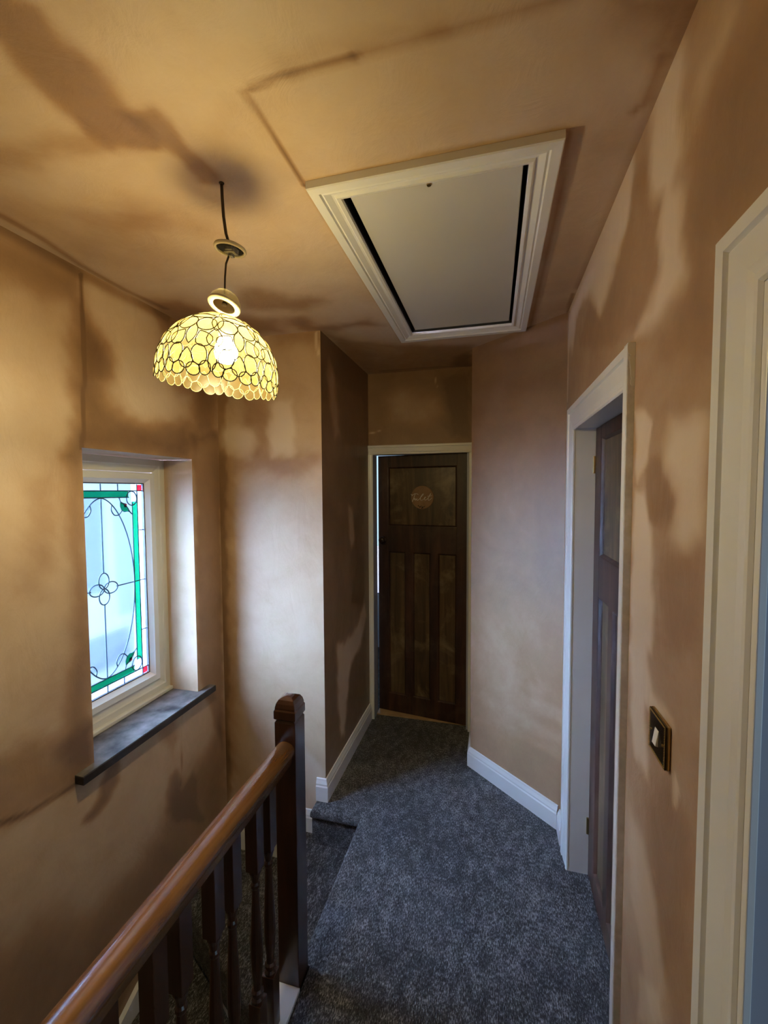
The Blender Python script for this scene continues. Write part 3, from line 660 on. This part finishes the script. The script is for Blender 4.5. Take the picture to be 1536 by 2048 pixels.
for y in (GY0+.004, ry1): 
    for z in (GZ0+.004, rz1): strip(y, y+mg-.004, z, z+mg-.004, M['red_glass'], 'red_square')
ld = MB(); lx_ = gx+.0025
def lead(pts, closed=False, r=.0028): ld.tube([(lx_, y, z) for y, z in pts], r, 6, closed)
lead([(GY0+.002,rz0),(GY1-.002,rz0)]); lead([(GY0+.002,rz1),(GY1-.002,rz1)]); lead([(ry0,GZ0+.002),(ry0,GZ1-.002)]); lead([(ry1,GZ0+.002),(ry1,GZ1-.002)])
lead([(ry0+cr*1.6,rz0+bw),(ry1-cr*1.6,rz0+bw)]); lead([(ry0+cr*1.6,rz1-bw),(ry1-cr*1.6,rz1-bw)])
lead([(ry0+bw,rz0+cr*1.7),(ry0+bw,rz1-cr*1.7)]); lead([(ry1-bw,rz0+cr*1.7),(ry1-bw,rz1-cr*1.7)])
for y in (CY-.115, CY, CY+.09): lead([(y,GZ0+.002),(y,rz0)]); lead([(y,GZ1-.002),(y,rz1)])
for z in (CZ-.25, CZ, CZ+.25): lead([(GY0+.002,z),(ry0,z)]); lead([(GY1-.002,z),(ry1,z)])
oa, ob = (ry1-ry0)/2-bw-.001, (rz1-rz0)/2-bw-.002
# pointed oval: narrower towards its ends
ov = []
for i in range(72):
    t = 2*PI*i/72; c, s = math.cos(t), math.sin(t); ov.append((CY+oa*math.copysign(abs(c)**1.15, c), CZ+ob*math.copysign(abs(s)**1.0, s)))
lead(ov, True)
lead([(CY,CZ+.072),(CY,CZ+ob)]); lead([(CY,CZ-.072),(CY,CZ-ob)]); lead([(CY-.066,CZ),(ry0,CZ)]); lead([(CY+.066,CZ),(ry1,CZ)])
for k in range(4):
    a0 = k*PI/2; pts = []
    for i in range(25):
        t = i/24*2*PI; r = .036*(1-math.cos(t)); wv = .021*math.sin(t)*(1.0)
        pts.append((CY+math.cos(a0)*r-math.sin(a0)*wv*1.25, CZ+math.sin(a0)*r+math.cos(a0)*wv*1.25))
    lead(pts[:-1], True)
for sy in (-1, 1):
    for sz in (-1, 1):
        ccy, ccz = (ry1-.033 if sy > 0 else ry0+.033), (rz1-.036 if sz > 0 else rz0+.036)
        lead([(ccy+.030*math.cos(t*PI/10), ccz+.034*math.sin(t*PI/10)) for t in range(20)], True)
        # leaf pair with a red berry
        ly0, lz0 = ccy-sy*.036, ccz-sz*.040
        lead([(ly0-sy*.036,lz0+sz*.046),(ly0-sy*.028,lz0+sz*.024),(ly0-sy*.014,lz0+sz*.016),(ly0,lz0+sz*.014)])
        lead([(ly0+sy*.040,lz0-sz*.040),(ly0+sy*.024,lz0-sz*.026),(ly0+sy*.016,lz0-sz*.014),(ly0+sy*.010,lz0-sz*.004)])
        leaf = [(ly0-sy*.030,lz0+sz*.026),(ly0-sy*.031,lz0+sz*.004),(ly0-sy*.024,lz0-sz*.014),(ly0-sy*.008,lz0-sz*.024),(ly0+sy*.010,lz0-sz*.022),(ly0+sy*.022,lz0-sz*.026),(ly0+sy*.014,lz0-sz*.010),(ly0+sy*.004,lz0+sz*.006),(ly0-sy*.012,lz0+sz*.014)]
        lm = MB(); n = len(leaf); lm.v = [(gx,y,z) for y,z in leaf]+[(gx+.001,y,z) for y,z in leaf]; lm.f = [list(range(n)), list(range(2*n-1,n-1,-1))]+[[i,(i+1)%n,n+(i+1)%n,n+i] for i in range(n)]
        wb(lm, 'green_leaf', M['green_glass'])
        lead(leaf, True, .0016)
        wb(MB().box(gx+.0012,gx+.002,ly0-.008,ly0+.008,lz0+sz*.006-.008,lz0+sz*.006+.008), 'red_square', M['red_glass'])
        # curl
        lead([(p[0],p[1]) for p in curve_pts([(ly0-sy*.022,lz0-sz*.018),(ly0-sy*.040,lz0-sz*.036),(ly0-sy*.064,lz0-sz*.036),(ly0-sy*.080,lz0-sz*.012),(ly0-sy*.076,lz0+sz*.012)],6)])
wb(ld, 'lead_lines', M['lead'])
# sill with its horned nosing, cream bead under the frame
wb(MB().box(-1.695,XL+.002,1.20,1.884,.618,.645).box(XL+.001,-1.468,1.200,1.975,.622,.6452), 'sill', M['slate'])
wb(MB().box(XL+.001,-1.464,1.198,1.977,.612,.6435), 'sill_nosing', M['sill_edge'], bev=.003)
wb(MB().box(-1.684,-1.660,1.19,1.884,.645,.664), 'sill_bead', M['upvc'], bev=.004)
wb(MB().box(-1.750,-1.684,1.167,1.884,.636,.662), 'frame_packer', M['upvc'])

# neighbouring house and ground outside, seen blurred through the glass
nb = empty('neighbouring_house', (-8.5,5.0,-3)); tag(nb, 'pale rendered house blurred behind the leaded window glass', 'building')
def nbb(mb, name, m):
    o = mb.build(name, m, nb); o.matrix_parent_inverse = Matrix.Translation(-Vector(nb.location)); return o
nbb(MB().box(-9.5,-6.5,2.6,12.0,-3.0,2.7), 'wall', M['render'])
for a_, b_, c_, d_ in ((4.7,5.86,0,1.72),(4.7,6.15,1.98,2.60),(5.3,6.3,-1.35,-.75)):  # topmost box stands in for the dark band of eaves shadow
    nbb(MB().box(-6.53,-6.49,a_,b_,c_,d_), 'window', M['house_window'])
    nbb(MB().box(-6.54,-6.40,a_-.06,b_+.06,c_-.09,c_), 'window_sill', M['room_white'])
nbb(MB().box(-9.7,-6.2,2.4,12.2,2.7,2.95), 'eaves', M['brick_out'])
g = MB().box(-30,-1.9,-25,35,-3.05,-3.0).build('ground', M['grass']); tag(g, kind='structure')
# ---------------------------------------------------------------- balustrade
NX, NY = -.6675, 1.288
bal = empty('balustrade', (NX, .3, 0)); tag(bal, 'brown wooden landing balustrade with square newel post and turned balusters', 'balustrade')
def lb(mb, name, m, bev=0.0, smooth=False, parent=None):
    o = mb.build(name, m, parent or bal, bevel=bev, smooth=smooth)
    if parent is None: o.matrix_parent_inverse = Matrix.Translation(-Vector(bal.location))
    return o
def square_lathe(mb, prof, cx, cy):
    n = len(mb.v)
    for h, z in prof: mb.v += [(cx-h,cy-h,z),(cx+h,cy-h,z),(cx+h,cy+h,z),(cx-h,cy+h,z)]
    k = len(prof)
    for i in range(k-1):
        for j in range(4): mb.f.append([n+4*i+j, n+4*i+(j+1) % 4, n+4*(i+1)+(j+1) % 4, n+4*(i+1)+j])
    mb.f.append([n+3,n+2,n+1,n]); mb.f.append([n+4*(k-1)+j for j in range(4)]); return mb
np_ = lb(square_lathe(MB(), [(.0375,-.34),(.0375,.928),(.0335,.934),(.0335,.936)], NX, NY), 'newel_post', M['newel'], .0025)
lb(square_lathe(MB(), [(.0335,.936),(.0395,.941),(.0395,.968),(.0365,.972),(.0365,.978),(.0335,.991),(.027,1.002),(.016,1.008),(.006,1.010)], NX, NY), 'newel_cap', M['newel'], .0015)
prof = []
for i in range(15):
    t = -PI*.12+(PI*1.24)*i/14; prof.append((.0345*math.cos(t), .838+.030*math.sin(t)))
prof += [(-.024,.819),(-.022,.795),(.022,.795),(.024,.819)]
r = MB().sweep([(NX+.002,1.2505,0),(NX+.002,-1.385,0)], prof, (0,0,1))
lb(r, 'handrail', M['rail'], smooth=False, bev=0)
for p in bpy.data.objects['handrail'].data.polygons: p.use_smooth = len(p.vertices) == 4
BZ0, BZ1, BT0, BT1 = .012, .802, .195, .600
def baluster_mesh():
    mb = MB().box(-.0195,.0195,-.0195,.0195,BZ0,BT0).box(-.0195,.0195,-.0195,.0195,BT1,BZ1)
    H = BT1-BT0
    pr = [(.0185,0),(.0185,.006),(.013,.012),(.013,.016),(.0175,.022),(.0175,.030),(.012,.036),(.0125,.06),(.0165,.10),(.0185,.14),(.0180,.18),(.0150,.24),(.0120,.30),(.0105,.345),(.0135,.352),(.0135,.360),(.010,.366),(.0145,.385),(.0185,.398),(.0185,H)]
    mb.lathe([(a, BT0+z) for a, z in pr], 16); return mb
bme = None
for i, y in enumerate((1.133,1.058,.944,.869,.752,.678,.560,.486,.368,.294,.176,.102,-.016,-.09,-.208,-.282,-.40,-.474,-.592,-.666,-.784,-.858,-.976,-1.05,-1.168,-1.242)):
    if bme is None:
        o = baluster_mesh().build('baluster', M['newel'], bal); bme = o
        md = o.modifiers.new('bevel', 'BEVEL'); md.width = .0012; md.segments = 1; md.limit_method = 'ANGLE'; md.angle_limit = 1.2
    else: o = bme.copy(); COL.objects.link(o); o.parent = bal
    o.location = (0, y-.3, 0)
lb(MB().box(NX-.045,-.6255,-1.395,1.2505,-.044,.012), 'base_rail', M['white'], .003)

# ---------------------------------------------------------------- pendant light
LX, LY = -.735, 1.053
lamp = empty('pendant_light', (LX, LY, ZC)); tag(lamp, 'lit yellow shell petal dome lamp hanging on thin flex', 'lamp')
def pb(mb, name, m, smooth=True, Mx=None, parent=None):
    if Mx is not None:
        q = MB(); q.add(mb, Mx); mb = q
    o = mb.build(name, m, parent or lamp, smooth=smooth)
    if parent is None: o.matrix_parent_inverse = Matrix.Translation(-Vector(lamp.location))
    return o
AX = LX+.012
pb(MB().tube([(AX,LY,ZC+.002),(AX+.001,LY,2.50),(AX+.004,LY,2.45),(AX+.010,LY,2.405),(AX+.022,LY,2.368)], .0042, 8), 'upper_flex', M['flex_brown'])
pb(MB().lathe([(.0,-.004),(.005,-.004),(.007,-.001),(.007,0)], 16, c=(AX,LY,ZC)), 'ceiling_grommet', M['flex_brown'])
pb(MB().tube([(AX+.020,LY,2.350),(AX+.008,LY,2.325),(AX+.004,LY,2.29),(AX+.002,LY,2.245)], .0026, 8), 'lower_flex', M['flex_brown'])
R1 = Matrix.Translation((AX+.022,LY,2.362)) @ Matrix.Rotation(math.radians(7), 4, 'Y')
pb(MB().lathe([(.036,.006),(.0415,.004),(.0430,0),(.0415,-.004),(.037,-.005),(.0355,-.001),(.0355,.006),(.036,.006)], 32), 'rose_ring', M['cream'], Mx=R1)
pb(MB().lathe([(0,.008),(.036,.007),(.0362,.001),(0,.001)], 32), 'rose_cavity', M['black'], Mx=R1)  # solid disc; the hollow's darkness is its black colour
tb = MB().box(-.012,.020,-.012,.010,-.012,.003).box(-.006,.016,-.016,-.010,-.008,.002).box(.000,.010,-.006,.008,-.020,-.010)
pb(tb, 'terminal_block', M['dusty'], smooth=False, Mx=R1)
CX = AX+.001
R2 = Matrix.Translation((CX,LY,2.218)) @ Matrix.Rotation(math.radians(9), 4, 'Y') @ Matrix.Rotation(math.radians(-17), 4, 'X')
pb(MB().lathe([(.0035,.036),(.016,.034),(.030,.026),(.040,.012),(.0435,-.004),(.0425,-.004),(.039,.011),(.0295,.0245),(.016,.032),(.0035,.034)], 32), 'clear_cup', M['clear_plastic'], Mx=R2)
pb(MB().lathe([(.0435,-.003),(.0440,-.006),(.0425,-.009),(.031,-.009),(.029,-.0075),(.043,-.002)], 32), 'cup_rim', M['cream'], Mx=R2)
pb(MB().lathe([(.030,-.0075),(.029,-.006),(.018,.000),(.006,.003),(.006,.006),(.020,.003),(.034,-.003),(.0435,-.003)], 32), 'cup_ring', M['cup_plastic'], Mx=R2)
pb(MB().lathe([(.0,.004),(.0065,.003),(.0065,-.004),(.0,-.004)], 16), 'cup_bush', M['flex_brown'], Mx=R2)
# shade
SC = Vector((-.745, 1.053, 2.024)); RS, HS = .159, .160
TILT = Matrix.Translation(SC) @ Matrix.Rotation(math.radians(7.5), 4, 'Y')
def dome(phi, al, off=0.0):
    rr = (RS+off)*math.sin(al); z = (HS+off)*math.cos(al)
    if al > PI/2: rr = RS+off-.004*(al-PI/2); z = -(al-PI/2)*RS
    return TILT @ Vector((rr*math.cos(phi), rr*math.sin(phi), z))
pb(MB().lathe([(.016,.0),(.019,-.004),(.019,-.050),(.016,-.056),(.012,-.056),(.0,-.056)], 20), 'lamp_holder', M['cream'], Mx=Matrix.Translation((CX+.001,LY,SC.z+HS-.006)))
pb(MB().lathe([(.0,.004),(.018,.003),(.020,.0),(.018,-.003),(0,-.003)], 28), 'shade_cap', M['brass'], Mx=TILT @ Matrix.Translation((0,0,HS+.001)))
bulb = MB().lathe([(.0135,.052),(.014,.040),(.020,.028),(.028,.012),(.031,-.004),(.028,-.020),(.018,-.031),(0,-.036)], 20)
pb(bulb, 'bulb', M['bulb'], Mx=Matrix.Translation((CX+.001,LY,SC.z+.066)))
sm = MB(); NS = 40; al_rows = [math.radians(a) for a in (9,15,21,27,33,39,45,51,57,63,68)]
for al_ in al_rows:
    for i in range(NS): sm.v.append(tuple(dome(2*PI*i/NS, al_, -.0015)))
for q in range(len(al_rows)-1):
    for i in range(NS): sm.f.append([q*NS+i, q*NS+(i+1) % NS, (q+1)*NS+(i+1) % NS, (q+1)*NS+i])
shade = pb(sm, 'lamp_shade', M['shell_back'])
wires = MB()
def outline(kind, L, W):
    out = []; n = 14
    for i in range(n):
        t = 2*PI*i/n
        if kind == 'almond': y = math.cos(t); x = math.sin(t)*(1-abs(y)**2.2*.0)*(1-abs(y))**.0; x = math.copysign((1-y*y)**.9, math.sin(t)) if abs(math.sin(t)) > 1e-6 else 0
        elif kind == 'drop': y = math.cos(t); x = math.sin(t)*(1-.62*max(0, y)**1.0)*(1.0+.12*max(0,-y)); 
        else: y = math.cos(t); x = math.sin(t)
        out.append((x*W/2*1.04, y*L/2*1.02))
    return out
def petal(phi, al_, kind, L, W, rot, off=.0012):
    c, s = math.cos(rot), math.sin(rot); ra = RS*math.sin(min(al_, PI/2)); pts = []
    for x, y in outline(kind, L, W):
        u, v = x*c-y*s, x*s+y*c; a2 = al_-v/RS; r2 = max(.02, .5*(ra+RS*math.sin(max(.05, min(a2, PI/2)))))
        pts.append(dome(phi+u/r2, a2, off))
    ctr = dome(phi, al_, off+.002); mb = MB(); mb.v = [tuple(ctr)]+[tuple(p) for p in pts]; n = len(pts)
    mb.f = [[0, 1+i, 1+(i+1) % n] for i in range(n)]
    mb.build('petal', M['shell'], shade, smooth=True)
    wires.tube(pts, .0014, 5, True)
D = math.radians
for k in range(8):
    p = k*PI/4 - PI/2 + .13; 
    # top wedge panels
    pts = [dome(p+u, a2, .0012) for u, a2 in ((-.36,D(12)),(0,D(11)),(.36,D(12)),(.37,D(24)),(.36,D(33)),(.18,D(34.5)),(0,D(31)),(-.18,D(34.5)),(-.36,D(33)),(-.37,D(24)))]
    mb = MB(); mb.v = [tuple(dome(p, D(22), .003))]+[tuple(q) for q in pts]; mb.f = [[0,1+i,1+(i+1) % len(pts)] for i in range(len(pts))]
    mb.build('petal', M['shell'], shade, smooth=True); wires.tube(pts, .0011, 5, True)
    petal(p, D(38), 'almond', .068, .023, PI/2)
    petal(p-D(11), D(51), 'oval', .049, .046, D(14)); petal(p+D(11), D(51), 'oval', .049, .046, D(-14))
    petal(p+D(22.5), D(47), 'almond', .064, .026, 0)
    petal(p, D(64), 'almond', .060, .026, 0)
    petal(p-D(12.5), D(68.5), 'drop', .044, .040, D(-30)); petal(p+D(12.5), D(68.5), 'drop', .044, .040, D(30))
    petal(p+D(22.5), D(66), 'drop', .052, .036, PI*0)
    petal(p, D(88), 'drop', .048, .034, 0)
    petal(p-D(11), D(84), 'oval', .050, .036, D(-12)); petal(p+D(11), D(84), 'oval', .050, .036, D(12))
    petal(p+D(22.5), D(87), 'almond', .056, .020, 0)
    petal(p-D(7), D(97), 'oval', .030, .034, D(25)); petal(p+D(7), D(97), 'oval', .030, .034, D(-25))
    petal(p+D(17), D(95), 'oval', .034, .026, 0)
    petal(p-D(17), D(95), 'oval', .034, .026, 0)
wo = wires.build('wire_edging', M['wire'], shade, smooth=True, fix=False); wo['kind'] = 'stuff'

# ---------------------------------------------------------------- light switch on the right wall
swt = empty('light_switch', (XR, .950, 1.199), -PI/2); tag(swt, 'dark bronze light switch with beaded edge and white rocker on right wall', 'switch')
h = .044
MB().box(-h,h,-.0085,-.0005,-h,h).build('back_box', M['brass'], swt, bevel=.003)
MB().box(-h+.001,h-.001,-.0105,-.0080,-h+.001,h-.001).build('face_plate', M['bronze'], swt, bevel=.001)
bd = MB(); q = 26
def bead(x, z):
    n = len(bd.v); rr = .0016
    bd.v += [(x-rr,-.0105,z),(x,-.0105,z-rr),(x+rr,-.0105,z),(x,-.0105,z+rr),(x,-.0128,z)]; bd.f += [[n,n+1,n+4],[n+1,n+2,n+4],[n+2,n+3,n+4],[n+3,n,n+4]]
for i in range(q):
    t = -h+.0035+(2*h-.007)*i/(q-1)
    bead(t,-h+.0035); bead(t,h-.0035); bead(-h+.0035,t); bead(h-.0035,t)
b_o = bd.build('beaded_edge', M['brass'], swt); b_o['kind'] = 'stuff'
rk = MB(); rk.v = [(-.010,-.0105,-.0165),(.010,-.0105,-.0165),(.010,-.0105,.0165),(-.010,-.0105,.0165),(-.009,-.0165,-.0155),(.009,-.0165,-.0155),(.009,-.0115,.0155),(-.009,-.0115,.0155)]
rk.f = [[3,2,1,0],[4,5,6,7],[0,1,5,4],[1,2,6,5],[2,3,7,6],[3,0,4,7]]
rk.build('rocker', M['switch_white'], swt, bevel=.0008)
for x in (-.031,.031):
    s_ = MB().add(MB().lathe([(0,.0022),(.0025,.002),(.0032,0)], 12), Matrix.Translation((x,-.0105,0)) @ Matrix.Rotation(PI/2, 4, 'X')); s_.build('screw', M['brass'], swt)
